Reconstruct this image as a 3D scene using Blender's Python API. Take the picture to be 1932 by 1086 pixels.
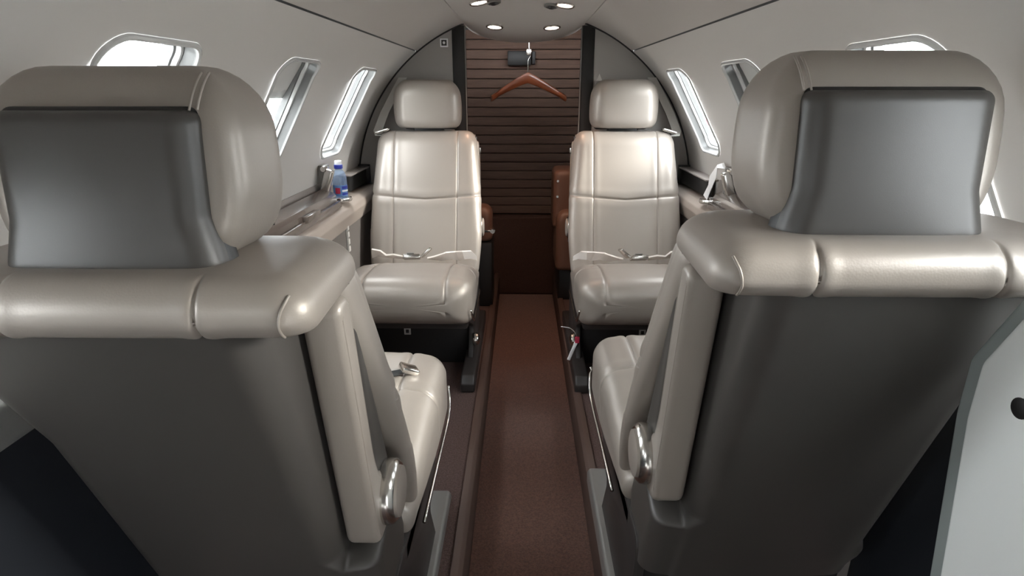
import bpy, bmesh, math, random
import numpy as np
from mathutils import Vector, Matrix
from mathutils.geometry import delaunay_2d_cdt
random.seed(4)
for o in list(bpy.data.objects): bpy.data.objects.remove(o)
S = bpy.context.scene
COL = S.collection
R_ = math.radians

# ------------------------------------------------------------------ camera
PIT = math.atan(373/1100.); YAW = math.atan(19/1100.*math.cos(PIT))
cd = bpy.data.cameras.new('camera'); cam = bpy.data.objects.new('camera', cd); COL.objects.link(cam)
cd.sensor_width = 36; cd.lens = 1100/1932*36; cd.clip_start = .02; cd.clip_end = 500
cam.location = (-.02, 0, 1.15); cam.rotation_euler = (math.pi/2-PIT, 0, YAW)
S.camera = cam
# ------------------------------------------------------------------ exposure, sky, sun
S.view_settings.view_transform = 'Standard'; S.view_settings.look = 'None'
S.view_settings.gamma = 1; S.view_settings.use_curve_mapping = False
S.view_settings.exposure = 0.5
S.render.film_transparent = False
S.cycles.max_bounces = 10; S.cycles.diffuse_bounces = 6
SKY = 15.0
w = bpy.data.worlds.new('sky'); S.world = w; w.use_nodes = True
bg = w.node_tree.nodes['Background']; bg.inputs[0].default_value = (.93, .97, 1, 1); bg.inputs[1].default_value = SKY
sd = bpy.data.lights.new('sun', 'SUN'); sd.energy = 14; sd.angle = R_(28); sd.color = (1, .97, .9)
so = bpy.data.objects.new('sun', sd); COL.objects.link(so)
so.rotation_euler = Vector((.88, -.12, .40)).to_track_quat('Z', 'Y').to_euler()   # hazy sun over the right side

# ------------------------------------------------------------------ materials
def mat(name, col, rough=.5, metal=0, coat=0, spec=.5, bump=None, var=None, emit=None, sheen=0, trans=0, coatr=.15):
    m = bpy.data.materials.new(name); m.use_nodes = True; nt = m.node_tree; N = nt.nodes; L = nt.links
    b = N['Principled BSDF']; b.inputs['Base Color'].default_value = (*col, 1)
    b.inputs['Roughness'].default_value = rough; b.inputs['Metallic'].default_value = metal
    b.inputs['Coat Weight'].default_value = coat; b.inputs['Coat Roughness'].default_value = coatr
    b.inputs['Specular IOR Level'].default_value = spec; b.inputs['Sheen Weight'].default_value = sheen
    if trans: b.inputs['Transmission Weight'].default_value = trans
    tc = N.new('ShaderNodeTexCoord')
    if var:   # (scale, amount, darker colour)
        n = N.new('ShaderNodeTexNoise'); n.inputs['Scale'].default_value = var[0]; n.inputs['Detail'].default_value = 5
        mx = N.new('ShaderNodeMix'); mx.data_type = 'RGBA'
        mx.inputs[6].default_value = (*col, 1); mx.inputs[7].default_value = (*var[2], 1)
        rp = N.new('ShaderNodeMapRange'); rp.inputs[1].default_value = .35; rp.inputs[2].default_value = .7; rp.inputs[4].default_value = var[1]
        L.new(tc.outputs['Object'], n.inputs['Vector']); L.new(n.outputs['Fac'], rp.inputs[0]); L.new(rp.outputs[0], mx.inputs[0])
        L.new(mx.outputs[2], b.inputs['Base Color'])
    if bump:  # (scale, strength, distance, kind)
        if bump[3] == 'voronoi':
            n = N.new('ShaderNodeTexVoronoi'); out = n.outputs['Distance']
        else:
            n = N.new('ShaderNodeTexNoise'); n.inputs['Detail'].default_value = 4; out = n.outputs['Fac']
        n.inputs['Scale'].default_value = bump[0]
        bp = N.new('ShaderNodeBump'); bp.inputs['Strength'].default_value = bump[1]; bp.inputs['Distance'].default_value = bump[2]
        L.new(tc.outputs['Object'], n.inputs['Vector']); L.new(out, bp.inputs['Height']); L.new(bp.outputs[0], b.inputs['Normal'])
    if emit:
        b.inputs['Emission Color'].default_value = (*emit[0], 1); b.inputs['Emission Strength'].default_value = emit[1]
    return m
LEA = mat('pearl_leather', (.33, .292, .258), .42, metal=.25, coat=.06, coatr=.25, bump=(420, .10, .0006, 'voronoi'), var=(3, .25, (.29, .255, .225)))
SHELL = mat('dark_shell_plastic', (.058, .053, .049), .42, bump=(900, .12, .0004, 'noise'))
DARK = mat('black_plastic', (.014, .013, .013), .5)
BASEM = mat('seat_base_paint', (.03, .026, .025), .45)
CHROME = mat('satin_metal', (.62, .60, .57), .22, metal=1)
GREYP = mat('grey_plastic', (.20, .19, .18), .4)
WEB = mat('belt_webbing', (.9, .84, .79), .8, bump=(600, .4, .0008, 'noise'))
WEBG = mat('harness_webbing', (.60, .59, .56), .8, bump=(600, .4, .0008, 'noise'))
WALL = mat('wall_liner', (.60, .575, .55), .45, bump=(300, .05, .0006, 'noise'))
CEIL = mat('ceiling_liner', (.52, .485, .455), .5, bump=(300, .05, .0006, 'noise'))
BULK = mat('bulkhead_laminate', (.33, .31, .29), .5)
TRIMW = mat('window_trim', (.55, .55, .54), .25, coat=.4)
REVEAL = mat('window_reveal', (.13, .13, .128), .35, coat=.3)
SHADE = mat('window_shade', (.62, .61, .59), .6, bump=(60, .3, .002, 'noise'))
CARP = mat('aisle_carpet', (.24, .125, .095), .95, bump=(500, 1, .004, 'noise'), var=(230, .9, (.11, .058, .045)), sheen=.2, spec=.1)
CARPD = mat('dark_carpet', (.11, .062, .05), .95, bump=(500, 1, .004, 'noise'), var=(240, .6, (.05, .03, .025)), spec=.1)
SIDEC = mat('side_carpet', (.15, .10, .09), .95, bump=(420, 1, .004, 'noise'), var=(200, .65, (.05, .034, .032)), spec=.15)
RISER = mat('riser_trim', (.10, .062, .05), .55)
LOWW = mat('lower_side_panel', (.13, .115, .105), .6)
NAVY = mat('shadowed_lower_panel', (.02, .023, .03), .6)
TAN = mat('armrest_leather', (.40, .34, .295), .4, coat=.1, bump=(420, .1, .0006, 'voronoi'))
LID = mat('table_lid', (.13, .10, .085), .25, coat=.8, coatr=.14)
LEDGE = mat('ledge_plastic', (.30, .27, .25), .35, coat=.3)
BRL = mat('brown_leather', (.17, .085, .055), .45, bump=(400, .15, .0008, 'voronoi'))
WOODH = mat('hanger_wood', (.30, .075, .025), .3, coat=.4, var=(12, .5, (.18, .045, .018)))
RIB = mat('ribbed_fabric', (.15, .085, .06), .75, bump=(200, .6, .002, 'noise'), var=(110, .7, (.08, .046, .035)))
ribn = RIB.node_tree
for nn in ribn.nodes:   # stretch the weave along the plank
    if nn.type == 'TEX_NOISE':
        mp = ribn.nodes.new('ShaderNodeMapping'); mp.inputs['Scale'].default_value = (.06, 1, 1.0)
        l = nn.inputs['Vector'].links[0]; ribn.links.new(l.from_socket, mp.inputs[0]); ribn.links.new(mp.outputs[0], nn.inputs['Vector'])
WHITEP = mat('cabinet_paint', (.88, .90, .88), .4, coat=.2)
EDGEP = mat('cabinet_edge', (.28, .31, .30), .45)
LAMP = mat('lamp_lens', (.9, .85, .8), .3, emit=((1, .86, .74), 5))
SWW = mat('switch_white', (.6, .58, .55), .4)
BLUE = mat('bottle_blue', (.02, .035, .32), .35)
REDM = mat('print_red', (.5, .03, .08), .4)
LBLUE = mat('print_pale_blue', (.12, .25, .52), .4)
CAPW = mat('cap_white', (.85, .85, .86), .3)
GREYC = mat('concrete', (.45, .45, .44), .9, bump=(6, .3, .02, 'noise'))
HANG = mat('hangar_cladding', (.62, .62, .63), .6)
def glassmat(name, tint, refl=.06, bodyalpha=0.0, body=(.6, .7, .85)):
    m = bpy.data.materials.new(name); m.use_nodes = True; nt = m.node_tree; N = nt.nodes; L = nt.links
    for n in list(N): N.remove(n)
    o = N.new('ShaderNodeOutputMaterial'); t = N.new('ShaderNodeBsdfTransparent'); t.inputs[0].default_value = (*tint, 1)
    g = N.new('ShaderNodeBsdfGlossy'); g.inputs['Roughness'].default_value = .05
    lw = N.new('ShaderNodeLayerWeight'); lw.inputs[0].default_value = .12
    fr = N.new('ShaderNodeMath'); fr.operation = 'MULTIPLY'; fr.inputs[1].default_value = .6; L.new(lw.outputs['Facing'], fr.inputs[0])
    mx = N.new('ShaderNodeMixShader'); L.new(fr.outputs[0], mx.inputs[0]); L.new(t.outputs[0], mx.inputs[1]); L.new(g.outputs[0], mx.inputs[2])
    last = mx
    if bodyalpha:
        d = N.new('ShaderNodeBsdfDiffuse'); d.inputs[0].default_value = (*body, 1)
        m2 = N.new('ShaderNodeMixShader'); m2.inputs[0].default_value = bodyalpha
        L.new(mx.outputs[0], m2.inputs[1]); L.new(d.outputs[0], m2.inputs[2]); last = m2
    L.new(last.outputs[0], o.inputs[0]); return m
PANE = glassmat('window_acrylic', (.96, .97, .97))
PET = glassmat('clear_bottle', (.78, .86, .95), bodyalpha=.25, body=(.45, .6, .85))
CUPG = glassmat('clear_cup', (.9, .9, .9), bodyalpha=.12, body=(.8, .8, .8))

# ------------------------------------------------------------------ object helpers
def link(name, me, m, parent=None, smooth=True, **kw):
    o = bpy.data.objects.new(name, me); COL.objects.link(o)
    if m is not None and not me.materials: me.materials.append(m)
    if smooth and len(me.polygons): me.polygons.foreach_set('use_smooth', [True]*len(me.polygons))
    if parent: o.parent = parent
    for k, v in kw.items(): o[k] = v
    return o
def thing(name, label, cat, loc=(0, 0, 0), rz=0, group=None):
    o = bpy.data.objects.new(name, None); COL.objects.link(o); o.location = loc; o.rotation_euler = (0, 0, rz)
    o.empty_display_size = .05; o['label'] = label; o['category'] = cat
    if group: o['group'] = group
    return o
def autosharp(me, ang=35):
    bm = bmesh.new(); bm.from_mesh(me)
    for e in bm.edges:
        if len(e.link_faces) == 2 and e.calc_face_angle(0) > R_(ang): e.smooth = False
    bm.to_mesh(me); bm.free()
def pyobj(name, V, F, m, parent=None, smooth=True, sharp=None, **kw):
    me = bpy.data.meshes.new(name); me.from_pydata([tuple(map(float, v)) for v in V], [], F); me.validate(); me.update()
    bm = bmesh.new(); bm.from_mesh(me); bmesh.ops.recalc_face_normals(bm, faces=bm.faces); bm.to_mesh(me); bm.free()
    o = link(name, me, m, parent, smooth, **kw)
    if sharp: autosharp(me, sharp)
    return o
def bmobj(name, bm, m, parent=None, sharp=35, **kw):
    me = bpy.data.meshes.new(name); bmesh.ops.recalc_face_normals(bm, faces=bm.faces); bm.to_mesh(me); bm.free()
    o = link(name, me, m, parent, True, **kw); autosharp(me, sharp); return o
def bbox(bm, x0, x1, y0, y1, z0, z1, bev=.003, seg=2, M=None):
    r = bmesh.ops.create_cube(bm, size=1)
    vs = r['verts']
    for v in vs: v.co = Vector(((x0+x1)/2+v.co.x*(x1-x0), (y0+y1)/2+v.co.y*(y1-y0), (z0+z1)/2+v.co.z*(z1-z0)))
    if M is not None:
        for v in vs: v.co = M @ v.co
    if bev:
        es = list({e for v in vs for e in v.link_edges})
        bmesh.ops.bevel(bm, geom=es, offset=bev, segments=seg, affect='EDGES', profile=.5)
def boxo(name, dims, m, parent=None, bev=.003, seg=2, M=None, **kw):
    bm = bmesh.new(); bbox(bm, *dims, bev=bev, seg=seg, M=M); return bmobj(name, bm, m, parent, **kw)
def rpoly(pts, rad, n=8):
    """round the corners of a 2-D polygon"""
    out = []; k = len(pts)
    for i in range(k):
        p = np.array(pts[i], float); a = np.array(pts[i-1], float); b = np.array(pts[(i+1) % k], float)
        r = rad[i] if hasattr(rad, '__len__') else rad
        u = a-p; v = b-p; lu = np.linalg.norm(u); lv = np.linalg.norm(v)
        if r <= 1e-5 or lu < 1e-6 or lv < 1e-6: out.append(tuple(p)); continue
        u /= lu; v /= lv; c = np.clip(u@v, -1, 1); h = math.acos(c)/2
        if h > 1.56: out.append(tuple(p)); continue
        t = min(r/math.tan(h), lu*.49, lv*.49); rr = t*math.tan(h)
        cen = p+(u+v)/np.linalg.norm(u+v)*(rr/math.sin(h))
        s = p+u*t-cen; e = p+v*t-cen
        a0 = math.atan2(s[1], s[0]); a1 = math.atan2(e[1], e[0]); d = (a1-a0+math.pi) % (2*math.pi)-math.pi
        for j in range(n+1):
            an = a0+d*j/n; out.append((cen[0]+rr*math.cos(an), cen[1]+rr*math.sin(an)))
    return out
def prism(name, pts, axis, d0, d1, m, parent=None, bev=.003, seg=2, sharp=35, **kw):
    """extrude a 2-D outline along axis ('x': pts are (y,z); 'y': (x,z); 'z': (x,y)); bevel the rims"""
    def P(p, d):
        return {'x': (d, p[0], p[1]), 'y': (p[0], d, p[1]), 'z': (p[0], p[1], d)}[axis]
    bm = bmesh.new(); A = [bm.verts.new(P(p, d0)) for p in pts]; B = [bm.verts.new(P(p, d1)) for p in pts]
    n = len(pts); f0 = bm.faces.new(A); f1 = bm.faces.new(B[::-1])
    for i in range(n): bm.faces.new((A[i], B[i], B[(i+1) % n], A[(i+1) % n]))
    bmesh.ops.recalc_face_normals(bm, faces=bm.faces)
    if bev:
        es = list(f0.edges)+list(f1.edges)
        bmesh.ops.bevel(bm, geom=es, offset=bev, segments=seg, affect='EDGES', profile=.5, clamp_overlap=True)
    return bmobj(name, bm, m, parent, sharp, **kw)
def tube(name, pts, r, m, parent=None, closed=False, n=8, sm=True, **kw):
    pts = [Vector(p) for p in pts]
    if sm and len(pts) > 2:
        q = []; k = len(pts)
        for i in range(k if closed else k-1):
            p0 = pts[i-1] if (i or closed) else pts[0]; p1 = pts[i]; p2 = pts[(i+1) % k]; p3 = pts[(i+2) % k] if (i+2 < k or closed) else pts[-1]
            for t in (0, .25, .5, .75):
                q.append(.5*((2*p1)+(-p0+p2)*t+(2*p0-5*p1+4*p2-p3)*t*t+(-p0+3*p1-3*p2+p3)*t**3))
        if not closed: q.append(pts[-1])
        pts = q
    V = []; F = []; k = len(pts); up = Vector((.13, .21, 1)).normalized()
    for i, p in enumerate(pts):
        a = pts[i-1] if (i or closed) else p; b = pts[(i+1) % k] if (i+1 < k or closed) else p
        t = (b-a).normalized(); s = t.cross(up)
        if s.length < .05: s = t.cross(Vector((1, 0, 0)))
        s.normalize(); u2 = s.cross(t)
        for j in range(n):
            an = 2*math.pi*j/n; V.append(p+(s*math.cos(an)+u2*math.sin(an))*r)
    for i in range(k if closed else k-1):
        for j in range(n):
            F.append((i*n+j, i*n+(j+1) % n, ((i+1) % k)*n+(j+1) % n, ((i+1) % k)*n+j))
    if not closed: F.append(tuple(range(n))[::-1]); F.append(tuple(range((k-1)*n, k*n)))
    return pyobj(name, V, F, m, parent, **kw)
def lathe(name, prof, m, parent=None, axis='z', c=(0, 0, 0), n=32, sharp=40, **kw):
    V = []; F = []; k = len(prof)
    for (r, h) in prof:
        for j in range(n):
            a = 2*math.pi*j/n; x, y = r*math.cos(a), r*math.sin(a)
            p = {'z': (x, y, h), 'x': (h, x, y), 'y': (x, h, y)}[axis]
            V.append((c[0]+p[0], c[1]+p[1], c[2]+p[2]))
    for i in range(k-1):
        for j in range(n): F.append((i*n+j, i*n+(j+1) % n, (i+1)*n+(j+1) % n, (i+1)*n+j))
    F.append(tuple(range(n))[::-1]); F.append(tuple(range((k-1)*n, k*n)))
    return pyobj(name, V, F, m, parent, sharp=sharp, **kw)
def ribbon(name, pts, width, thick, m, parent=None, **kw):
    """strap along pts = [(point, side vector)]"""
    V = []; F = []; k = len(pts)
    P = [Vector(p) for p, s in pts]
    for i, (p, s) in enumerate(pts):
        p = Vector(p); s = Vector(s).normalized(); t = (P[min(i+1, k-1)]-P[max(i-1, 0)]).normalized(); nn = s.cross(t).normalized()
        wd = width[i] if hasattr(width, '__len__') else width
        for a, b in ((-1, -1), (1, -1), (1, 1), (-1, 1)): V.append(p+s*(wd/2*a)+nn*(thick/2*b))
    for i in range(k-1):
        for j in range(4): F.append((i*4+j, i*4+(j+1) % 4, (i+1)*4+(j+1) % 4, (i+1)*4+j))
    F.append((3, 2, 1, 0)); F.append(tuple(range((k-1)*4, k*4)))
    return pyobj(name, V, F, m, parent, sharp=40, **kw)

def resample(path, N, dens=None):
    """closed dense 2-D path -> N points, denser where dens(x,y) is high"""
    p = np.array(path); q = np.vstack([p, p[:1]]); seg = np.linalg.norm(np.diff(q, axis=0), axis=1)
    # refine
    L = seg.sum(); K = 2400; cs = np.concatenate([[0], np.cumsum(seg)]); t = np.linspace(0, L, K+1)
    d = np.stack([np.interp(t, cs, q[:, i]) for i in (0, 1)], 1)
    mid = (d[1:]+d[:-1])/2; wt = np.ones(K) if dens is None else dens(mid[:, 0], mid[:, 1])
    cw = np.concatenate([[0], np.cumsum(wt)]); s = np.linspace(0, cw[-1], N+1)[:-1]; tt = np.interp(s, cw, t)
    return np.stack([np.interp(tt, t, d[:, i]) for i in (0, 1)], 1)
def adaptive(z0, z1, n, centers, width=.006, gain=7):
    t = np.linspace(z0, z1, 3000); wt = np.ones_like(t)
    for c in centers: wt += gain*np.exp(-((t-c)/width)**2)
    cw = np.cumsum(wt); cw = (cw-cw[0])/(cw[-1]-cw[0]); return np.interp(np.linspace(0, 1, n), cw, t)
def gridmesh(name, P, m, parent=None, disp=None, perm=None, **kw):
    """P [rows, cols, 3], cols closed; disp(P)->offset along the normal; capped with fans"""
    if disp is not None:
        du = np.roll(P, -1, 1)-np.roll(P, 1, 1); dv = np.zeros_like(P); dv[1:-1] = P[2:]-P[:-2]; dv[0] = P[1]-P[0]; dv[-1] = P[-1]-P[-2]
        nn = np.cross(du, dv); ln = np.linalg.norm(nn, axis=2, keepdims=True); nn /= np.maximum(ln, 1e-9)
        c = P.mean((0, 1)); 
        if (nn*(P-c)).sum() < 0: nn = -nn
        P = P+nn*disp(P)[..., None]
    if perm is not None: P = perm(P)
    r, c, _ = P.shape; V = list(P.reshape(-1, 3)); F = []
    for i in range(r-1):
        for j in range(c):
            k = (j+1) % c; F.append((i*c+j, i*c+k, (i+1)*c+k, (i+1)*c+j))
    V.append(P[0].mean(0)); V.append(P[-1].mean(0)); a = len(V)-2
    for j in range(c):
        k = (j+1) % c; F.append((a, k, j)); F.append((a+1, (r-1)*c+j, (r-1)*c+k))
    return pyobj(name, V, F, m, parent, **kw)
def softbox(name, z0, z1, hw, yr, yf, m, parent=None, rt=.03, rb=.03, rr=.03, rf=.03, crown=0, rcrown=0, N=220, rows=70,
            seamx=(), seamz=(), disp=None, x0=0, perm=None, it=None, ib=None, tp=0, **kw):
    """upholstered block: half width hw(z), rear yr(z), front yf(z); corner radii rr/rf in plan, rt/rb over top and bottom"""
    zs = adaptive(z0+rb, z1-rt, rows, seamz)
    full = [(z, 0) for z in zs]
    k = 9
    it = rt if it is None else it; ib = rb if ib is None else ib
    top = [(z1-rt+rt*math.sin(a), it*(1-math.cos(a))) for a in np.linspace(0, math.pi/2, k)[1:]]
    bot = [(z0+rb-rb*math.sin(a), ib*(1-math.cos(a))) for a in np.linspace(math.pi/2, 0, k)[:-1]]
    allr = bot+full+top
    dens = lambda x, y: 1+sum((6*np.exp(-((x-sx)/.006)**2) for sx in seamx), np.zeros_like(x))
    P = np.zeros((len(allr), N, 3))
    for i, (z, ins) in enumerate(allr):
        h = hw(z)-ins; a = yr(z)+ins*.9; b = yf(z)-ins*.9
        if b-a < .006: mid = (a+b)/2; a, b = mid-.003, mid+.003
        h = max(h, .006)
        # start at the rear centre so rows stay aligned
        pl = rpoly([(h, a), (h, b), (-h, b), (-h, a)], [max(rr-ins*.5, .004), max(rf-ins*.5, .004), max(rf-ins*.5, .004), max(rr-ins*.5, .004)], 10)
        pl = [(0, a)]+pl
        q = resample(pl, N, dens)
        s = 1-(q[:, 0]/h)**2
        tmid = np.clip((q[:, 1]-(a+b)/2)/((b-a)/2), -1, 1)
        q[:, 1] += np.where(tmid > 0, crown*s*tmid, rcrown*s*tmid)
        q[:, 0] *= 1-tp*(1-np.clip((q[:, 1]-a)/(b-a), 0, 1))
        P[i, :, 0] = q[:, 0]+x0; P[i, :, 1] = q[:, 1]; P[i, :, 2] = z
    return gridmesh(name, P, m, parent, disp, perm, **kw)
gz = lambda d, w_: np.exp(-(d/w_)**2)
# creases run along seams of the upholstery
def crease(d, depth=.004, w_=.0035, puff=.0015, pw=.018):
    return -depth*gz(d, w_)+puff*gz(np.abs(d)-pw, pw*.7)

# ------------------------------------------------------------------ cabin shell
XC, ZC, RAD = -.012, .72, .733
def cyl(s, y, side, d=0):   # s arc length above the centre height
    a = s/RAD; return (XC+side*(RAD+d)*math.cos(a), y, ZC+(RAD+d)*math.sin(a))
YB = -1.0; YE = 2.6
TOPW = R_(52.4)*RAD; WB, WT = R_(16.2)*RAD, R_(43.0)*RAD
def wcontour(yc, ins, n=7):
    h = .122-ins; s0, s1 = WB+ins, WT-ins
    r = max(.045-ins*.6, .012)
    return rpoly([(yc-h, s0), (yc+h, s0), (yc+h, s1), (yc-h, s1)], r, n)
def wall(name, side, wins):
    y0, y1, s0, s1 = YB, YE, R_(-20)*RAD, TOPW
    pts = []; edges = []
    def loop(l):
        b = len(pts); pts.extend(l); edges.extend([(b+i, b+(i+1) % len(l)) for i in range(len(l))])
    ys = np.linspace(y0, y1, 60); ss = np.linspace(s0, s1, 34)
    loop([(y, s0) for y in ys[:-1]]+[(y1, s) for s in ss[:-1]]+[(y, s1) for y in ys[:0:-1]]+[(y0, s) for s in ss[:0:-1]])
    for yc in wins: loop(wcontour(yc, 0))
    for yc in wins: pts.extend(wcontour(yc, -.02))
    for y in ys[1:-1]:
        for s in ss[1:-1]:
            if any(abs(y-yc) < .15 and WB-.03 < s < WT+.03 for yc in wins): continue
            pts.append((y, s))
    r = delaunay_2d_cdt([Vector(p) for p in pts], edges, [], 1, 1e-5)
    V2, F2 = r[0], r[2]
    F = []
    for f in F2:
        c = sum((V2[i] for i in f), Vector((0, 0)))/len(f)
        if any(abs(c.x-yc) < .1215 and WB+.0005 < c.y < WT-.0005 and inside(c, yc) for yc in wins): continue
        F.append(tuple(f))
    V = [cyl(v.y, v.x, side) for v in V2]
    me = bpy.data.meshes.new(name); me.from_pydata(V, [], F); me.update()
    o = link(name, me, WALL, kind='structure')
    nrm = []
    for v in V:
        n = Vector((XC-v[0], 0, ZC-v[2])).normalized(); nrm.append(n)
    # face the cabin
    bm = bmesh.new(); bm.from_mesh(me)
    for f in bm.faces:
        c = f.calc_center_median()
        if f.normal.dot(Vector((XC-c.x, 0, ZC-c.z))) < 0: f.normal_flip()
    bm.to_mesh(me); bm.free(); me.normals_split_custom_set_from_vertices(nrm)
    return o
def inside(c, yc):
    pl = wcontour(yc, 0); ins = False; n = len(pl)
    for i in range(n):
        (x1, y1), (x2, y2) = pl[i], pl[(i+1) % n]
        if (y1 > c.y) != (y2 > c.y) and c.x < (x2-x1)*(c.y-y1)/(y2-y1)+x1: ins = not ins
    return ins
WL = [-.31, .31, .925, 1.525, 2.145]
WR = [-.27, .385, .965, 1.615, 2.25]
wall('wall_left', -1, WL); wall('wall_right', 1, WR)

def rings(name, side, yc, seq, m, parent=None, sharp=40, **kw):
    """loft of window contours; seq = [(inset, outward depth)]"""
    V = []; F = []; n = None
    for ins, d in seq:
        c = wcontour(yc, ins); n = len(c); V += [cyl(s, y, side, d) for y, s in c]
    for i in range(len(seq)-1):
        for j in range(n): F.append((i*n+j, i*n+(j+1) % n, (i+1)*n+(j+1) % n, (i+1)*n+j))
    return pyobj(name, V, F, m, parent, sharp=sharp, **kw)
def capc(name, side, yc, ins, d, m, parent=None, thick=.004, s_lo=None, **kw):
    c = wcontour(yc, ins)
    if s_lo is not None: c = [(y, max(s, s_lo)) for y, s in c]
    V = [cyl(s, y, side, d) for y, s in c]+[cyl(s, y, side, d+thick) for y, s in c]; n = len(c)
    F = [tuple(range(n)), tuple(range(2*n-1, n-1, -1))]+[(j, (j+1) % n, n+(j+1) % n, n+j) for j in range(n)]
    me = bpy.data.meshes.new(name); me.from_pydata(V, [], F); me.update()
    bm = bmesh.new(); bm.from_mesh(me); bmesh.ops.triangulate(bm, faces=[f for f in bm.faces if len(f.verts) > 4]); bm.to_mesh(me); bm.free()
    return link(name, me, m, parent, False, **kw)
idx = 0
for side, wins, shades in ((-1, WL, {1: .62, 3: .40}), (1, WR, {3: .56, 0: .5})):  # shades on the unseen near windows are added to trim the daylight
    for i, yc in enumerate(wins):
        idx += 1
        wo = rings('window_%d' % idx, side, yc, [(-.004, -.0005), (-.003, -.004), (.000, -.006), (.004, -.005), (.0065, .0)], TRIMW, kind='structure')
        rings('reveal', side, yc, [(.0062, -.001), (.008, .010), (.010, .021)], REVEAL, wo)
        rings('inner_rail', side, yc, [(.0099, .0195), (.0112, .0175), (.0150, .0185), (.0160, .022), (.0162, .027)], TRIMW, wo)
        rings('seal', side, yc, [(.0160, .0262), (.0195, .028), (.0200, .034), (.0215, .043)], REVEAL, wo)
        capc('pane', side, yc, .0195, .040, PANE, wo)
        if i in shades:
            capc('shade', side, yc, .0198, .0335, SHADE, wo, thick=.002, s_lo=WT-(WT-WB)*shades[i])
        # light portal at the pane opening
        if shades.get(i, 0) > 1: continue
        pd = bpy.data.lights.new('window_portal', 'AREA'); pd.shape = 'RECTANGLE'; pd.size = .26; pd.size_y = .36; pd.cycles.is_portal = True
        po = bpy.data.objects.new('window_portal', pd); COL.objects.link(po)
        a = (WB+WT)/2/RAD; nrm = Vector((-side*math.cos(a), 0, -math.sin(a)))
        po.location = Vector(cyl((WB+WT)/2, yc, side, .12)); po.rotation_euler = (-nrm).to_track_quat('Z', 'X').to_euler()

# ceiling: centre panel that bows down at its far end, and two side panels
def drop(y, x):
    t = min(max((y-2.0)/.75, 0), 1); t = t*t*(3-2*t); return .105*t*max(0, 1-(x/.25)**2)**.8
def ceilpt(x, y, off=0):
    return (XC+x, y, ZC+math.sqrt((RAD+off)**2-x*x)-drop(y, x))
ce = None
def strip(name, x0, x1, y0, y1, m, parent=None, nx=24, ny=60, th=.006, **kw):
    V = []; F = []
    for lay in (0, th):
        for i in range(ny+1):
            for j in range(nx+1):
                x = x0+(x1-x0)*j/nx; V.append(ceilpt(x, y0+(y1-y0)*i/ny, lay))
    W = nx+1; B = W*(ny+1)
    for i in range(ny):
        for j in range(nx):
            a = i*W+j; F.append((a, a+1, a+W+1, a+W)); F.append((B+a, B+a+W, B+a+W+1, B+a+1))
    for i in range(ny): F.append((i*W, (i+1)*W, B+(i+1)*W, B+i*W)); F.append((i*W+nx, B+i*W+nx, B+(i+1)*W+nx, (i+1)*W+nx))
    for j in range(nx): F.append((j, B+j, B+j+1, j+1)); F.append((ny*W+j, ny*W+j+1, B+ny*W+j+1, B+ny*W+j))
    return pyobj(name, V, F, m, parent, sharp=50, **kw)
xj1 = RAD*math.cos(R_(70.3)); xj0 = RAD*math.cos(R_(52.7))
ce = strip('ceiling', -xj1+.0015, xj1-.0015, YB, 2.78, CEIL, kind='structure')
strip('side_panel', xj1+.0015, xj0-.0012, YB, YE, CEIL, ce); strip('side_panel', -xj0+.0012, -xj1-.0015, YB, YE, CEIL, ce)
# dark backing shell behind the joints
for k, a0 in enumerate((52.5, 70.25, 109.75, 127.5)):   # dark gasket strips behind the four joints
    V = []; A = [R_(a0-3+1.5*q) for q in range(5)]
    for y in (YB, 2.62):
        for a in A: V.append((XC+(RAD+.0064)*math.cos(a), y, ZC+(RAD+.0064)*math.sin(a)))
    pyobj('trim_%d' % (11+k), V, [(q, q+1, 6+q, 5+q) for q in range(4)], DARK, kind='structure')
# floor: dropped aisle and raised side floors
AX0, AX1 = -.153, .173
fl = boxo('floor', (AX0-.01, AX1+.01, YB, 3.6, -.05, 0), CARPD, bev=0, kind='structure')
boxo('aisle_carpet', (AX0+.006, AX1-.006, YB, 3.262, 0, .006), CARP, fl, bev=.002)
for s, x in ((-1, AX0), (1, AX1)):
    xo = XC+s*.69
    a, b = min(x, xo), max(x, xo)
    boxo('raised_floor', (a, b, YB, 3.3, -.02, .13), SIDEC, fl, bev=.004)
    prism('riser_trim', rpoly([(x-s*.006, .0), (x+s*.022, .0), (x+s*.022, .138), (x+s*.004, .138), (x-s*.006, .128)], .003, 3), 'y', YB, 3.26, RISER, fl, bev=.001)
# bulkhead at YE with the doorway
DX0, DX1 = -.258, .226
def bulkhead(name, side):
    xin = DX0 if side < 0 else DX1
    pts = [(xin-(.05*-side), ) for _ in ()]
    a_in = xin+side*.052
    arc = []
    for a in np.linspace(R_(-60), math.acos(min(1, abs(a_in-XC)/(RAD+.004))), 30):
        arc.append((XC+side*(RAD+.004)*math.cos(a), ZC+(RAD+.004)*math.sin(a)))
    pts = [(a_in, arc[0][1])]+arc
    return prism(name, pts, 'y', YE, YE+.04, BULK, bev=0, kind='structure')
wb1 = bulkhead('wall_back_left', -1); wb2 = bulkhead('wall_back_right', 1)
for s, x in ((-1, DX0), (1, DX1)):
    zt = 1.40
    boxo('trim_2' if s < 0 else 'trim_3', (min(x, x+s*.052), max(x, x+s*.052), YE-.004, YE+.06, .13, zt), DARK, bev=.003, kind='structure')
    boxo('edge_strip', (min(x, x-s*.004), max(x, x-s*.004), YE-.008, YE+.002, .13, zt), GREYP, bpy.data.objects['trim_2' if s < 0 else 'trim_3'], bev=.001)
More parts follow.
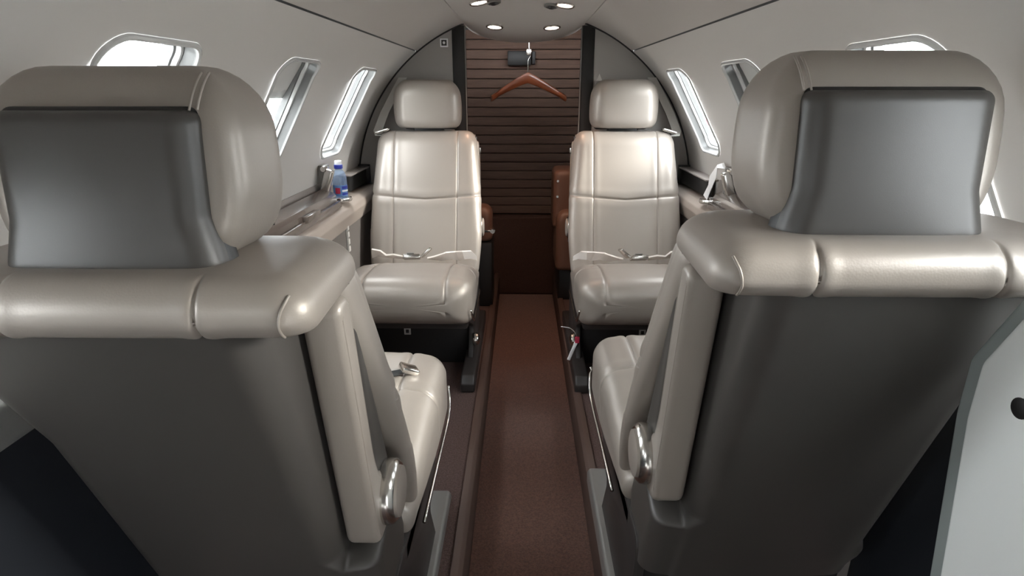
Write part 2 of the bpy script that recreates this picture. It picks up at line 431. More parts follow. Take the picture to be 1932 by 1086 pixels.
# arch moulding where wall meets bulkhead (dark line + rounded liner edge)
for nm, r, yy, m in (('trim_4', .7315, YE-.003, DARK),):
    pts = [(XC+r*math.cos(a), yy, ZC+r*math.sin(a)) for a in np.linspace(R_(2), R_(178), 70)]
    tube(nm, pts, .004, m, sm=False, kind='structure')
# rear compartment (aft of doorway): side walls, ceiling, ribbed back wall, carpeted step
boxo('wall_left_aft', (-.47, -.45, YE+.04, 3.6, -.02, 1.5), BULK, bev=0, kind='structure')
boxo('wall_right_aft', (.42, .44, YE+.04, 3.6, -.02, 1.5), BULK, bev=0, kind='structure')
boxo('ceiling_aft', (-.47, .44, YE+.03, 3.6, 1.46, 1.48), BULK, bev=0, kind='structure')
boxo('wall_back', (-.45, .42, 3.36, 3.38, -.02, 1.47), DARK, bev=0, kind='structure')
wb = bpy.data.objects['wall_back']
z = .474; k = 0
random.seed(7)
rm = []
for v in range(3):
    bm = bmesh.new(); bbox(bm, -.449, .419, 0, .03, 0, .0465, bev=.005, seg=2)
    # slight waviness of the quilted strip
    me = bpy.data.meshes.new('panel'); bm.to_mesh(me); bm.free(); me.materials.append(RIB); rm.append(me)
while z < 1.44:
    o = bpy.data.objects.new('panel', rm[k % 3]); COL.objects.link(o); o.parent = wb; o.location = (0, 3.335+random.uniform(-.002, .002), z); z += .049; k += 1
stp = boxo('floor_step', (-.45, .42, 3.27, 3.37, 0, .468), CARPD, bev=.012, seg=3, kind='structure')
# unseen bulkhead behind the camera, its right side left open to admit sky light
pts = []
ymn = YB
def rearwall():
    arc = [(XC+(RAD+.003)*math.cos(a), ZC+(RAD+.003)*math.sin(a)) for a in np.linspace(R_(20), R_(236), 50)]
    pts = arc+[(.50, arc[-1][1])]+[(.50, arc[0][1])]
    return prism('wall_front', pts, 'y', YB-.03, YB, BULK, bev=0, kind='structure')
rearwall()
pd = bpy.data.lights.new('rear_opening_portal', 'AREA'); pd.shape = 'RECTANGLE'; pd.size = .6; pd.size_y = 1.3; pd.cycles.is_portal = True
po = bpy.data.objects.new('rear_opening_portal', pd); COL.objects.link(po); po.location = (.55, YB-.05, .6); po.rotation_euler = (R_(90), 0, 0)
po.rotation_euler = Vector((0, -1, 0)).to_track_quat('Z', 'Y').to_euler()

# ------------------------------------------------------------------ side ledges (consoles) and lower side panels
def console(side, yend, labels):
    sx = side
    def pts(l): return [(XC+sx*(a), z) for a, z in l]
    root = thing('side_ledge', labels, 'side ledge')
    # shelf against the wall
    prism('shelf', rpoly(pts([(.735, .768), (.735, .842), (.722, .838), (.716, .802), (.716, .768)]), .003, 3), 'y', .55, yend, LEDGE, root, bev=.002)
    # leather armrest band with rolled inner edge
    prism('armrest_band', rpoly(pts([(.730, .690), (.730, .764), (.664, .756), (.640, .742), (.633, .718), (.648, .670), (.664, .655)]), [.003, .003, .012, .015, .012, .01, .004], 6), 'y', .95, 2.59, TAN, root, bev=.003)
    prism('near_armrest', rpoly(pts([(.700, .725), (.700, .795), (.662, .793), (.646, .778), (.646, .735), (.655, .722)]), [.003, .003, .012, .015, .012, .01], 6), 'y', .45, .949, mat('satin_end_cap', (.6, .6, .58), .3, metal=.6), root, bev=.003)
    return root
for s, lb in ((-1, 'long tan leather armrest ledge under the left windows, beside the water bottle'), (1, 'long tan leather armrest ledge under the right windows, beside the white tissue')):
    r = console(s, 2.28 if s < 0 else 2.18, lb)
    x = lambda a: XC+s*a
    # lower side panel (gray)
    nm = 'trim_5' if s < 0 else 'trim_6'
    prism(nm, [(x(.70), .72), (x(.655), .70), (x(.655), .45), (x(.635), .13), (x(.70), .13)], 'y', .95, 2.599, LOWW, bev=0, kind='structure')
    # folding table lid
    lid = thing('folding_table', ('closed brown folding table lid on the left ledge, its latch facing the seats' if s < 0 else 'closed brown folding table lid on the right ledge beside the white tissue'), 'folding table')
    y0, y1 = 1.36, 2.04
    L3 = lambda l: [(x(a), z) for a, z in l]
    prism('lid', rpoly(L3([(.712, .762), (.712, .818), (.704, .824), (.667, .808), (.660, .796), (.660, .757)]), [.002, .004, .004, .006, .004, .002], 4), 'y', y0, y1, LID, lid, bev=.006, seg=3)
    prism('rail', rpoly(L3([(.660, .757), (.660, .780), (.652, .776), (.650, .753)]), .002, 2), 'y', y0-.1, y1+.02, LID, lid, bev=.002)
    boxo('latch', (min(x(.644), x(.661)), max(x(.644), x(.661)), 1.70, 1.82, .772, .793), LID, lid, bev=.004)
    boxo('seam', (min(x(.704), x(.668)), max(x(.704), x(.668)), 1.52, 1.523, .76, .8185), DARK, lid, bev=.0)
    # dark stowage niche at the far end
    nb = thing('stowage_niche', ('open black stowage slot at the far end of the left ledge' if s < 0 else 'open black stowage slot at the far end of the right ledge'), 'stowage box')
    yb0 = 2.32 if s < 0 else 2.22
    a0, a1 = min(x(.735), x(.675)), max(x(.735), x(.675))
    boxo('box', (min(x(.690), x(.715)), max(x(.690), x(.715)), yb0, 2.585, .766, .828), DARK, nb, bev=.004)
    boxo('lid', (a0, a1, yb0-.03, 2.59, .829, .836), LEDGE, nb, bev=.003)
    boxo('end_plate', (a0, a1, 2.575, 2.592, .765, .842), DARK, nb, bev=.002)
    # chrome cup holder ring at the end of the table
    yc = 2.13 if s < 0 else 2.10
    ch = thing('cup_holder', ('chrome ringed cup holder under the water bottle' if s < 0 else 'chrome ringed cup holder at the end of the right folding table'), 'cup holder', (x(.672), yc, .7645))
    lathe('ring', [(.030, .0), (.038, .0), (.040, .006), (.038, .013), (.034, .015), (.031, .012), (.030, .002)], CHROME, ch)
    lathe('well', [(.001, .001), (.031, .001), (.031, .003), (.001, .004)], DARK, ch)
    # upright table hinge plate against the wall
    hp = thing('table_hinge', ('grey upright table hinge plate behind the water bottle' if s < 0 else 'grey upright table hinge plate by the right ledge near the tissue'), 'hinge', (x(.700), yc-.075-(.025 if s > 0 else 0), .812))
    boxo('plate', (-.014, .010, -.03, .03, -.02, .092), GREYP, hp, bev=.004)
    boxo('arm', (-.010 if s < 0 else -.020, .020 if s < 0 else .010, -.045, -.015, .0, .085), CHROME, hp, bev=.007, seg=3, M=Matrix.Rotation(R_(18*-s), 4, 'Y'))
    lathe('pivot', [(.001, -.018), (.009, -.018), (.010, -.012), (.010, .012), (.009, .018), (.001, .018)], CHROME, hp, axis='y', c=(-s*.012, -.03, .082), n=16)

# white tissue on the right
tis = ribbon('paper_tissue', [((.640, 2.10, .785), (0, 1, .2)), ((.650, 2.095, .82), (.1, 1, .3)), ((.655, 2.085, .86), (-.2, 1, 0)), ((.665, 2.08, .897), (.3, 1, .1)), ((.685, 2.06, .902), (.1, 1, .4))], .045, .002, CAPW)
tis['label'] = 'crumpled white tissue standing on the right ledge beside the cup holder'; tis['category'] = 'tissue'
# small switches on left lower panel
sw = thing('switch_panel', 'vertical row of four small white buttons on the left lower side panel', 'switch', (XC-.656, 2.10, .595))
boxo('plate', (-.004, .005, -.014, .014, -.022, .092), GREYP, sw, bev=.003)
for i in range(4): boxo('button', (.003, .010, -.009, .009, -.016+i*.027, .006+i*.027), SWW, sw, bev=.003)

# ------------------------------------------------------------------ seats
yrz = lambda z: -.385-(z-.95)*.358
yfz = lambda z: -(z-.5)*.378
arz = lambda z: -.228-(z-.56)*.185
def seat(label, loc, rz, a, belts, far, hx=0):
    """a = +1 when the aisle lies on local +x"""
    t = thing('cabin_seat', label, 'seat', loc, rz, None)
    # --- front cushion of the backrest
    def hw(z):
        if z < .62: return .212+.013*math.sin(math.pi*(z-.45)/.34)
        u = min(max((z-.62)/.38, 0), 1); return .2235-.028*u**1.6
    def dbk(P):
        x, y, z = P[..., 0], P[..., 1], P[..., 2]
        front = (y > (np.vectorize(yfz)(z)-.035)).astype(float)
        d = crease(np.abs(x)-.127, .003, .0026, .0012, .014)*front
        d += crease(z-.738-.012*np.abs(x)/.2, .0045, .0035, .002, .022)*front
        return d+.004*np.exp(-((np.abs(x)-.18)/.03)**2)*front
    softbox('backrest', .445, .992, hw, lambda z: yfz(z)-(.030+.065*min(max((z-.47)/.45, 0), 1)), yfz, LEA, t, rt=.05, it=.042, rb=.03, rr=.03, rf=.045, crown=.012, seamx=(-.127, .127), seamz=(.738,), disp=dbk, rows=90, N=260)
    # --- shoulder roll over the shell
    def dsh(P):
        x, y, z = P[..., 0], P[..., 1], P[..., 2]
        rear = np.clip((-.27-y)/.03, 0, 1)*np.clip((1.006-z)/.006, 0, 1)
        ax = a*x
        d = (crease(ax-.108, .003, .0022, .0012, .010)+crease(ax+.075, .003, .0022, .0012, .010))*rear
        return d
    softbox('shoulder_roll', .950, 1.006 if not far else .985, lambda z: .201 if not far else .184, lambda z: yrz(z)-.012+.35*max(0, z-.965), lambda z: (-.172 if not far else -.21)-(z-.95)*.3, LEA, t,
            rt=.036, rb=.018, rr=.032, rf=.045, rcrown=.004, tp=-.055 if not far else 0, seamx=(-.108/1.055, -.075/1.055, .075/1.055, .108/1.055), disp=dsh, rows=16, N=300, it=.040, ib=.010)
    # curved seam over the aisle-side end of the roll
    def rolly(x, z):
        ins = .040*(1-math.cos(math.asin(min(1, (z-.970)/.036)))) if z > .970 else .010*(1-math.cos(math.asin(min(1, max(0, (.968-z)/.018)))))
        h = 1.055*(.201-ins); r_ = .032-ins*.5; q = max(0, x-(h-r_)); q = min(q, r_*.98)
        return yrz(z)-.012+.35*max(0, z-.965)+ins*.9+r_-math.sqrt(r_*r_-q*q)-.004*(1-(x/h)**2)
    if not far:
        cs = [(.184, .9515), (.184, .956), (.184, .964), (.185, .972), (.187, .980), (.190, .987), (.192, .992)]
        tube('seam', [(a*x, rolly(x, z)-.0006, z) for x, z in cs], .0015, LEA, t, n=6)
    # --- rear shell with the armrest recess on the aisle side
    zs = np.concatenate([np.linspace(.375, .50, 14), np.linspace(.505, .56, 20), np.linspace(.565, .968, 46)])
    P = np.zeros((len(zs), 220, 3))
    for i, z in enumerate(zs):
        u = min(max((z-.515)/.035, 0), 1); u = u*u*(3-2*u)
        y0 = yrz(z); y1 = yfz(z)-.07 if z > .45 else yfz(.45)-.07-(.45-z)*.3
        n = .004+(max(arz(z)+.052-y0, .05)-.004)*u
        ho = .205-.045*min(1, max(0, (.94-z)/.16))+(.012*math.exp(-((z-.43)/.02)**2)); ha = .200
        y1 = max(y1, y0+n+.02)
        pl = rpoly([(-ho+.0, y1), (-ho, y0+.012), (.150, y0), (.153, y0+n), (ha, y0+n+.004), (ha, y1)],
                   [.01, .04, .028+.02*(1-u), min(.010, n*.3), .010+.02*(1-u), .008], 10)
        q = resample([(-.02, y0+.005)]+pl[0:0]+pl, 220) if 0 else resample(pl, 220)
        # gentle crown of the rear face
        rear = np.clip(1-(q[:, 1]-y0)/.03, 0, 1); q[:, 1] -= rear*.012*np.clip(1-(q[:, 0]/.2)**2, 0, 1)
        P[i, :, 0] = a*q[:, 0]; P[i, :, 1] = q[:, 1]; P[i, :, 2] = z
    gridmesh('back_shell', P, SHELL, t, sharp=50)
    # --- armrest stowed upright in the recess
    def arm(a_, xin, xout, nm='armrest'):
        e = lambda z, o: (arz(z)+o, z)
        prof = rpoly([e(.948, .004), e(.950, .044), e(.70, .042), e(.655, .056), e(.640, .098), e(.575, .108), e(.552, .06), e(.553, .004)],
                     [.02, .018, .2, .05, .03, .035, .02, .022], 10)
        o = prism(nm, prof, 'x', a_*xin, a_*xout, LEA, t, bev=.010, seg=4, sharp=60)
        # seam welt along the upholstery
        w_ = rpoly([e(.938, .011), e(.940, .038), e(.70, .036), e(.65, .048), e(.632, .090), e(.58, .10), e(.562, .054), e(.563, .011)], [.018, .016, .2, .05, .03, .03, .02, .02], 6)
        tube('welt', [(a_*(xout-.0015), p[0], p[1]) for p in w_], .0016, LEA, o, closed=True, n=6, sm=False)
        c = (0, arz(.60)+.070, .606)
        d = lathe('pivot_disc', [(.001, a_*(xout-.004)), (.047, a_*(xout-.004)), (.048, a_*(xout+.006)), (.046, a_*(xout+.014)), (.041, a_*(xout+.018)), (.038, a_*(xout+.017)), (.001, a_*(xout+.017))], CHROME, o, axis='x', c=c, n=48, label='satin metal ring')
        lathe('disc_cover', [(.001, a_*(xout+.016)), (.0375, a_*(xout+.016)), (.0365, a_*(xout+.0215)), (.030, a_*(xout+.0235)), (.001, a_*(xout+.024))], LEA, o, axis='x', c=c, n=48)
        return o
    arm(a, .157, .205)
    # --- headrest
    hy = lambda z: -.332+(z-1.0)*.10; hf = lambda z: -.198+(z-1.0)*.05
    def hh(z):
        return .1365-.008*((z-1.08)/.09)**2-(.014*((1.08-z)/.07)**2 if z < 1.08 and not far else 0)
    softbox('headrest', 1.004, 1.191, hh, hy, hf, LEA, t, rt=.062, rb=.035, rr=.045 if far else .024, tp=0 if far else .07, rf=.05, crown=.012, rows=60, N=240, it=.047, ib=.02, x0=a*hx)
    def hsurf(z):
        ins = 0
        if z > 1.129: q = math.asin(min(1, (z-1.129)/.062)); ins = .047*(1-math.cos(q))
        return hy(z)+ins*.9, hf(z)-ins*.9
    if not far:
        for dx in (0, .0075):
            pts = [(a*(hx+.090+dx+(z-1.15)*.15), hsurf(z)[0]-.0065-.006*max(0, 1-abs(z-1.155)/.03)*0, z) for z in (1.150, 1.158, 1.166, 1.174, 1.180, 1.184)]
            tube('seam', pts, .0013, LEA, t, n=6)
    # dark rear shell of the headrest
    softbox('headrest_shell', .997, 1.150, lambda z: .098+.012*min(1, max(0, (1.05-z)/.05)), lambda z: hy(z)-.022, lambda z: hy(z)+.03, SHELL, t, rt=.012, rb=.012, rr=.034, rf=.01, rcrown=.004, rows=30, N=160, it=.010, ib=.012, x0=a*hx)
    softbox('headrest_shadow_gap', .994, 1.1535, lambda z: .0995+.012*min(1, max(0, (1.05-z)/.05)), lambda z: hy(z)-.005, lambda z: hy(z)+.03, DARK, t, rt=.012, rb=.012, rr=.024, rf=.01, rcrown=.004, rows=24, N=120, it=.010, ib=.012, x0=a*hx)  # black body standing in for the shadow gap between shell and leather
    # thin post cover
    boxo('headrest_post', (-.06, .06, -.30, -.24, .97, 1.03), DARK, t, bev=.01)
    # --- seat cushion, lofted along y
    def top(y): return .472+.082*math.sin(min(1, max(0, y+.02)/.35)*math.pi/2)
    def bot(y): return .398+.05*max(0, -y+.2)
    def dcu(P):
        x, zz, y = P[..., 0], P[..., 1], P[..., 2]
        up = np.clip((zz-.44)/.03, 0, 1)
        fr = up
        d = crease(np.abs(x)-.137, .004, .0035, .002, .015)*fr
        d += crease(y-.24, .004, .004, .002, .02)*(np.abs(x) > .137)*up
        return d
    softbox('seat_cushion', -.05, .462, lambda y: .214+.008*math.sin(max(0, y)*5), lambda y: bot(y), lambda y: top(y), LEA, t, rt=.078, rb=.02, rr=.03, rf=.045, crown=.012,
            seamx=(-.137, .137), seamz=(.24,), disp=dcu, rows=80, N=220, it=.072, perm=lambda P: P[..., [0, 2, 1]])
    # --- pan, base, side frame
    boxo('seat_pan', (-.205, .205, -.08, .40, .375, .425), BASEM, t, bev=.012)
    boxo('base', (-.185, .185, -.10, .15, .129-loc[2], .385), DARK, t, bev=.008)
    prism('side_frame', rpoly([(-.13, .131-loc[2]), (.20, .131-loc[2]), (.24, .16), (.17, .30), (.36, .39), (.36, .42), (-.15, .42)], .02, 5), 'x', a*.186, a*.205, BASEM, t, bev=.004)
    tube('trim_strip', [(a*.219, .43, .46), (a*.2235, .415, .425), (a*.224, .36, .40), (a*.222, .20, .395), (a*.220, .02, .39)], .0035, CHROME, t, label='thin bright metal strip')
    # foot cap of the track
    foot = prism('track_cover', rpoly([(-.30, .129-loc[2]), (.395, .129-loc[2]), (.395, .165), (.37, .190), (-.30, .185)], .012, 5), 'x', a*.172, a*.222, GREYP if not far else BASEM, t, bev=.008, seg=3)
    if far: lathe('frame_cap', [(.001, a*.205), (.024, a*.205), (.026, a*.212), (.022, a*.224), (.010, a*.230), (.001, a*.231)], CHROME, t, axis='x', c=(0, .20, .255), n=24, label='round metal cap')
    # label tag under the cushion nose
    tg = boxo('tag', (-.013, .013, .448, .450, .385, .410), SWW, t, bev=.002) if 0 else boxo('tag', (-a*.055-.013, -a*.055+.013, .150, .153, .250, .280), SWW, t, bev=.002)
    boxo('tag_window', (-a*.055-.006, -a*.055+.006, .1525, .1545, .258, .272), DARK, tg, bev=0)
    # --- harness guide on the outboard shoulder and its strap
    g = boxo('harness_guide', (-.030, .030, -.020, .016, 0, .012), CHROME if far else TRIMW, t, bev=.005, seg=3)
    g.location = (-a*.178, -.20, .988); g.rotation_euler = (.1, R_(14)*-a, 0)
    # --- lap belt
    if belts:
        b = belts
        ribbon('seat_belt', [((-.212*b, .055, 0.534), (0, .3, 1)), ((-.19*b, .075, 0.552), (-.2, .35, 1)), ((-.165*b, .10, 0.557), (.1, .7, .8)), ((-.14*b, .085, 0.550), (.25*b, .5, .9)), ((-.11*b, .11, 0.558), (.3*b, .8, .7)), ((-.085*b, .10, 0.549), (-.2*b, .7, .8)), ((-.055*b, .105, 0.547), (0, .8, .6)), ((-.03*b, .105, 0.546), (0, .9, .3))],
               [.02, .036, .052, .046, .054, .048, .030, .026], .006, WEB, t)
        ribbon('seat_belt', [((.19*b, .07, 0.544), (0, .3, 1)), ((.175*b, .085, 0.564), (.5*b, .6, .8)), ((.155*b, .09, 0.560), (-.3*b, .7, .7)), ((.125*b, .095, 0.550), (.3*b, .9, .6)), ((.095*b, .10, 0.552), (.1*b, .8, .6)), ((.065*b, .10, 0.547), (-.2*b, .8, .5))],
               [.018, .040, .042, .030, .036, .030], .006, WEB, t)
        bk = boxo('buckle', (-.032, .032, -.020, .020, -.009, .009), CHROME, t, bev=.005, label='metal belt buckle'); bk.location = (.030*b, .108, .551); bk.rotation_euler = (.45, 0, .1)
        boxo('flap', (-.010, .018, -.021, .021, .009, .014), GREYP, bk, bev=.002)
        tn = boxo('buckle_tongue', (-.026, .026, -.014, .014, -.005, .005), CHROME, t, bev=.004); tn.location = (-.024*b, .10, .566); tn.rotation_euler = (.4, .75*b, .2)
    return t

s1 = seat('near left leather seat seen from behind, its back shell in deep shadow', (-.422, .885, -.018), 0, 1, 0, False, .001)
s2 = seat('near right leather seat seen from behind, its back shell lit grey', (.385, .96, 0), 0, -1, 0, False, .017)
s3 = seat('far left leather seat facing the camera beside the water bottle', (-.405, 2.235, 0), math.pi, -1, 1, True)
s4 = seat('far right leather seat facing the camera beside the tissue', (.394, 2.235, 0), math.pi, 1, -1, True)
# belt buckle lying on the near left cushion
nb = boxo('buckle', (-.022, .022, -.015, .015, -.007, .007), CHROME, s1, bev=.004, label='metal belt buckle'); nb.location = (.150, .30, .572); nb.rotation_euler = (.2, .5, .6)
ribbon('seat_belt', [((.08, .27, .566), (0, 1, 0)), ((.12, .285, .568), (.2, 1, 0)), ((.148, .30, .570), (.3, 1, 0))], .03, .003, mat('dark_webbing', (.03, .03, .03), .8), s1)

# shoulder harness straps of the outboard shoulders (webbing runs back to the bulkhead)
for s, st in ((-1, s3), (1, s4)):
    X = lambda x, y, z: st.matrix_world.inverted() @ Vector((x, y, z))
    bpy.context.view_layer.update()
    inv = st.matrix_world.inverted()
    P_ = [inv @ Vector(p) for p in ((s*.60, 2.44, .975), (s*.62, 2.50, .99), (s*.60, 2.56, 1.06), (s*.545, 2.585, 1.16), (s*.52, 2.59, 1.20))]
    ribbon('harness_strap', [(p, (1, 0, 0)) for p in P_], .036, .002, WEBG, st)
# lower wall beside the near seats, its shadow put into the dark colour
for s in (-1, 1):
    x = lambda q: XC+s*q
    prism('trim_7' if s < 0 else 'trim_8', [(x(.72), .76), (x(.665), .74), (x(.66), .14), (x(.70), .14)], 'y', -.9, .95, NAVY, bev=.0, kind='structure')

# ------------------------------------------------------------------ near right cabinet
cab = thing('side_cabinet', 'pale grey-green cabinet side with rounded edge at the right, beside near right seat', 'cabinet')
ol = [(-.6, .10), (.49, .10), (.535, .60), (.562, .815), (.562, .880), (.515, .975), (.47, 1.05), (-.6, 1.05)]
prism('side_panel', rpoly(ol, [.01, .01, .1, .05, .03, .06, .05, .01], 8), 'x', .462, .480, WHITEP, cab, bev=.006, seg=4)
prism('core', rpoly([(p[0]+.020*(p[0] > 0), p[1]-.004*(p[1] > .5)) for p in ol], [.01, .01, .1, .05, .03, .06, .05, .01], 8), 'x', .466, .515, EDGEP, cab, bev=.006, seg=4)
lathe('finger_hole', [(.001, .4605), (.0095, .4605), (.0105, .4612), (.0105, .4625), (.001, .4626)], DARK, cab, axis='x', c=(0, .503, .8596), n=24, label='round black finger hole')

# ------------------------------------------------------------------ bulkhead sign, emblem
sg = thing('sign', 'small square black and white sign at top of left bulkhead', 'sign', (-.343, YE, 1.335))
boxo('plate', (-.0165, .0165, -.003, 0, -.0165, .0165), CAPW, sg, bev=.001)
boxo('symbol', (-.011, .011, -.0038, -.0028, -.011, .011), DARK, sg, bev=0)
prism('dot', [(-.005, -.003), (0, -.006), (.005, -.003), (.005, .003), (0, .006), (-.005, .003)], 'y', -.0045, -.0036, CAPW, sg, bev=0)
em = prism('sign', [(-.013, -.013), (.013, -.013), (0, .015)], 'y', YE-.003, YE, SWW, bev=0); em.location = (.303, 0, 1.20)
em['label'] = 'small white triangular mark on right bulkhead above the far right headrest'; em['category'] = 'sign'

# ------------------------------------------------------------------ hanger, hook, boxes on the back wall
hk = thing('coat_hook', 'thin metal rod hook holding the wooden hanger in the doorway', 'hook', (0.012, 3.05, 1.24))
tube('rod', [(0, 0, .22), (0, 0, .15), (.002, 0, .09), (0, 0, .075)], .0035, CHROME, hk, sm=False)
boxo('bracket', (-.05, .035, -.02, .02, .165, .185), DARK, hk, bev=.004)
boxo('clip', (-.012, .012, -.008, .008, .07, .10), CHROME, hk, bev=.004)
hg = thing('coat_hanger', 'reddish brown wooden coat hanger hanging in the doorway', 'hanger', (.008, 3.05, 1.225), R_(14))
def hangerbody():
    n = 26; V = []; F = []
    for i in range(n+1):
        u = -1+2*i/n; x = u*.188; au = abs(u)
        zt = .008-.108*au**1.15; h = .030*(1-au)**.8+.020+.008*max(0, au-.8)/.2; yy = -.025*au*au
        th = .010+.010*au**2
        for (dy, dz) in ((-th*.6, 0), (-th, -h*.25), (-th, -h*.75), (-th*.5, -h), (th*.5, -h), (th, -h*.75), (th, -h*.25), (th*.6, 0)): V.append((x, yy+dy, zt+dz))
    for i in range(n):
        for j in range(8): F.append((i*8+j, i*8+(j+1) % 8, (i+1)*8+(j+1) % 8, (i+1)*8+j))
    F.append(tuple(range(8))[::-1]); F.append(tuple(range(n*8, n*8+8)))
    return pyobj('body', V, F, WOODH, hg, sharp=50)
hangerbody()
tube('wire_hook', [(0, 0, .0), (0, 0, .05), (.004, 0, .07), (.012, 0, .082), (.010, 0, .095), (0, 0, .098), (-.008, 0, .092)], .002, CHROME, hg)
cb = thing('wall_box', 'small black box fixed high on the ribbed back wall', 'box', (-.035, 3.325, 1.31))
boxo('housing', (-.062, .062, -.035, .015, -.036, .036), DARK, cb, bev=.006)
boxo('side_clip', (.066, .085, -.02, .015, -.03, .034), DARK, cb, bev=.004)

# ------------------------------------------------------------------ brown side seat and pad beyond the doorway
lv = thing('lavatory_seat', 'brown leather side seat just beyond the doorway, right of the aisle', 'seat', (.24, 2.95, 0))
softbox('backrest', .50, .785, lambda z: .105, lambda z: -.12, lambda z: .12, BRL, lv, rt=.03, rb=.02, rr=.03, rf=.03, N=100, rows=20)
softbox('cushion', .30, .60, lambda z: .095+.0*z, lambda z: -.18, lambda z: .1, BRL, lv, rt=.05, rb=.02, rr=.03, rf=.03, N=100, rows=20, x0=.005)
boxo('base', (-.07, .10, -.12, .18, .0, .32), DARK, lv, bev=.01)
for dz in (.66, .735): lathe('button', [(.001, -.122), (.006, -.122), (.006, -.118), (.001, -.118)], CHROME, lv, axis='y', c=(-.085, 0, dz), n=12)
pdm = softbox('armrest_pad', .46, .63, lambda z: .055, lambda z: 2.72, lambda z: 2.86, BRL, None, rt=.05, rb=.02, rr=.03, rf=.03, N=80, rows=16, x0=-.215)
pdm['label'] = 'rounded brown leather pad beyond the doorway, left of the aisle'; pdm['category'] = 'armrest'
ps = boxo('pad_support', (-.27, -.16, 2.72, 2.9, .13, .456), DARK, None, bev=.01); ps['label'] = 'dark cabinet block under the brown pad left of the doorway'; ps['category'] = 'cabinet'
# metal latch near the left far seat
lt = thing('latch', 'small metal latch sticking into the aisle behind the far left seat', 'latch', (-.165, 2.63, .535))
boxo('bar', (-.04, .025, -.006, .006, -.006, .006), CHROME, lt, bev=.003)
lathe('knob', [(.001, -.012), (.010, -.012), (.012, 0), (.010, .012), (.001, .012)], CHROME, lt, axis='y', c=(.012, 0, 0), n=16)
# thin vertical bars with a peg beside each far backrest
for s in (-1, 1):
    b = thing('door_guide', 'slim metal rod with a peg beside the far %s backrest' % ('left' if s < 0 else 'right'), 'rod', (s*.203+(.0 if s < 0 else -.01), 2.575, .70))
    tube('rod', [(0, 0, -.20), (0, 0, .20)], .003, GREYP, b, sm=False)
    lathe('peg', [(.001, -.010), (.008, -.010), (.009, 0), (.008, .010), (.001, .010)], CHROME, b, axis='z', c=(0, 0, .205), n=14)

# ------------------------------------------------------------------ pull tag and wire at the far right seat
pt = thing('pull_tag', 'white and red pull tag on a thin wire beside the far right seat base', 'tag', (.183, 1.93, .30))
boxo('white_tab', (-.006, .006, -.003, .003, -.085, -.01), CAPW, pt, bev=.002, M=Matrix.Rotation(.35, 4, 'Y'))
boxo('red_tab', (-.008, .008, -.004, .004, -.012, .012), REDM, pt, bev=.002)
tube('wire', [(0, 0, .01), (-.012, -.01, .035), (-.03, -.01, .05), (-.06, -.01, .055)], .0012, CAPW, pt)

# ------------------------------------------------------------------ water bottle
bt = thing('water_bottle', 'clear plastic water bottle with blue cap ring and label on the left ledge', 'bottle', (XC-.672, 2.13, .769)); bt.scale = (.92, .92, .88)
lathe('body', [(.001, 0), (.022, 0), (.0265, .004), (.0275, .012), (.0268, .03), (.0275, .06), (.0268, .075), (.0275, .085), (.026, .10), (.020, .115), (.013, .124), (.0115, .13), (.001, .131)], PET, bt)
lathe('cap', [(.001, .142), (.0135, .142), (.014, .146), (.0135, .158), (.011, .160), (.001, .160)], CAPW, bt)
lathe('cap_ring', [(.012, .126), (.0165, .128), (.017, .134), (.0165, .143), (.012, .144)], BLUE, bt)
def patch(nm, a0, a1, z0, z1, m, r=.0283):
    V = []; n = 8
    for zz in (z0, z1):
        for i in range(n+1):
            an = R_(a0+(a1-a0)*i/n); V.append((r*math.cos(an), r*math.sin(an), zz))
    for zz in (z0, z1):
        for i in range(n+1):
            an = R_(a0+(a1-a0)*i/n); V.append(((r-.0006)*math.cos(an), (r-.0006)*math.sin(an), zz))
    k = n+1; F = []
    for i in range(n): F += [(i, i+1, k+i+1, k+i), (2*k+i, 3*k+i, 3*k+i+1, 2*k+i+1)]
    pyobj(nm, V, F, m, bt)
patch('label_band', 180, 360, .018, .062, LBLUE)
patch('label_stripe', 300, 365, .022, .030, BLUE, .0287); patch('label_stripe', 300, 365, .036, .042, CAPW, .0287); patch('label_stripe', 300, 365, .046, .058, BLUE, .0287)
patch('label_emblem', 245, 285, .028, .052, REDM, .0287)

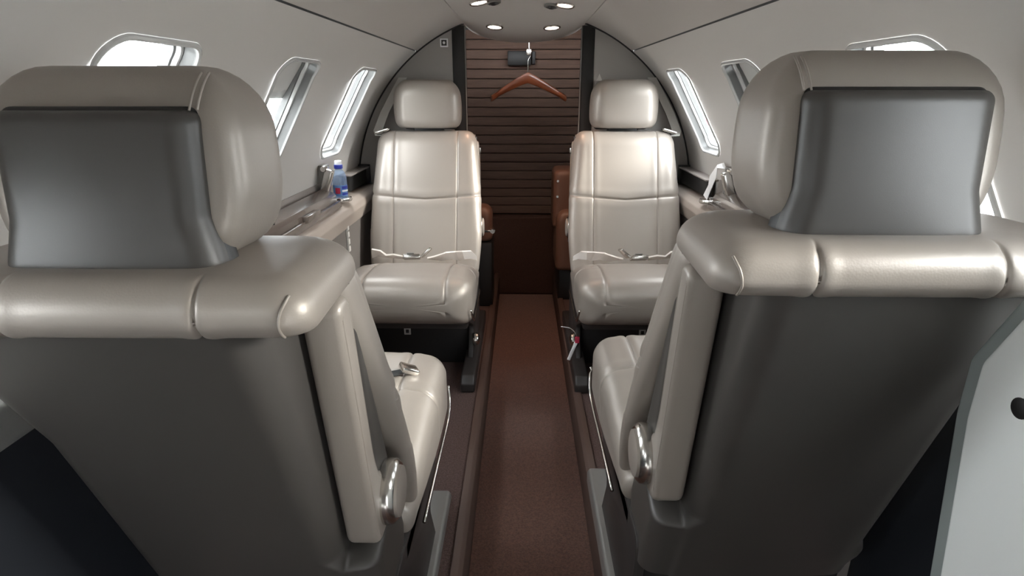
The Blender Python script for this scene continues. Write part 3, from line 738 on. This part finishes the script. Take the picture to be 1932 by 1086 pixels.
# ------------------------------------------------------------------ ceiling lights and air gaspers
def ceil_n(x, y):
    e = 1e-3; p = Vector(ceilpt(x, y)); px = Vector(ceilpt(x+e, y)); py = Vector(ceilpt(x, y+e)); n = (px-p).cross(py-p).normalized()
    return p, (-n if n.z > 0 else n)
lampspots = [(-.166-XC, 2.15, 'reading light in the ceiling nearer the camera, left of the centre line'), (.125-XC, 2.20, 'reading light in the ceiling nearer the camera, right of the centre line'),
             (-.128-XC, 2.47, 'reading light low on the ceiling end above the doorway, left'), (.095-XC, 2.48, 'reading light low on the ceiling end above the doorway, right')]
for i, (x, y, lb) in enumerate(lampspots):
    p, n = ceil_n(x, y)
    t = thing('ceiling_light', lb, 'ceiling light', p); t.rotation_euler = (-n).to_track_quat('Z', 'Y').to_euler(); t['group'] = 'round reading lights in the ceiling'
    lathe('ring', [(.026, .001), (.034, .001), (.034, -.003), (.031, -.006), (.027, -.005), (.026, -.001)], CHROME, t)
    lathe('lens', [(.001, -.002), (.0265, -.002), (.0265, -.0005), (.001, -.0005)], LAMP, t)
    sl = bpy.data.lights.new('reading_spot', 'SPOT'); sl.energy = (2.0 if i < 2 else 4.5); sl.spot_size = R_(115 if i < 2 else 84); sl.spot_blend = 1; sl.color = (1, .60, .40); sl.shadow_soft_size = .03
    o = bpy.data.objects.new('reading_spot', sl); COL.objects.link(o); o.location = p+n*.012
    d = (Vector(((0 if i > 1 else (-.3 if x < 0 else .3)), (2.82 if i > 1 else 2.1), 0))-p).normalized(); o.rotation_euler = (-d).to_track_quat('Z', 'Y').to_euler()
for x, y in ((-.118-XC, 2.17), (.08-XC, 2.22)):
    p, n = ceil_n(x, y)
    t = thing('air_vent', 'dark air nozzle in the ceiling beside the %s reading light' % ('left' if x < 0 else 'right'), 'air vent', p); t.rotation_euler = (-n).to_track_quat('Z', 'Y').to_euler()
    lathe('ring', [(.018, .001), (.026, .001), (.025, -.006), (.019, -.008), (.018, -.004)], GREYP, t)
    lathe('nozzle', [(.001, -.012), (.009, -.012), (.016, -.004), (.019, -.001), (.001, .0)], DARK, t)

# ------------------------------------------------------------------ outside: apron and hangars seen through the panes
boxo('ground', (-60, 60, -60, 60, -1.75, -1.70), GREYC, bev=0, kind='structure')
for s in (-1, 1):
    h = thing('hangar', 'pale airport building with a red band beyond the %s windows' % ('left' if s < 0 else 'right'), 'building', (s*17, 46, -1.7))
    boxo('hall', (-4, 4, -3, 3, 0, 2.2), HANG, h, bev=.05)
    boxo('red_band', (-4.05, 1.5, -3.05, 3.05, .5, .9), REDM, h, bev=0)
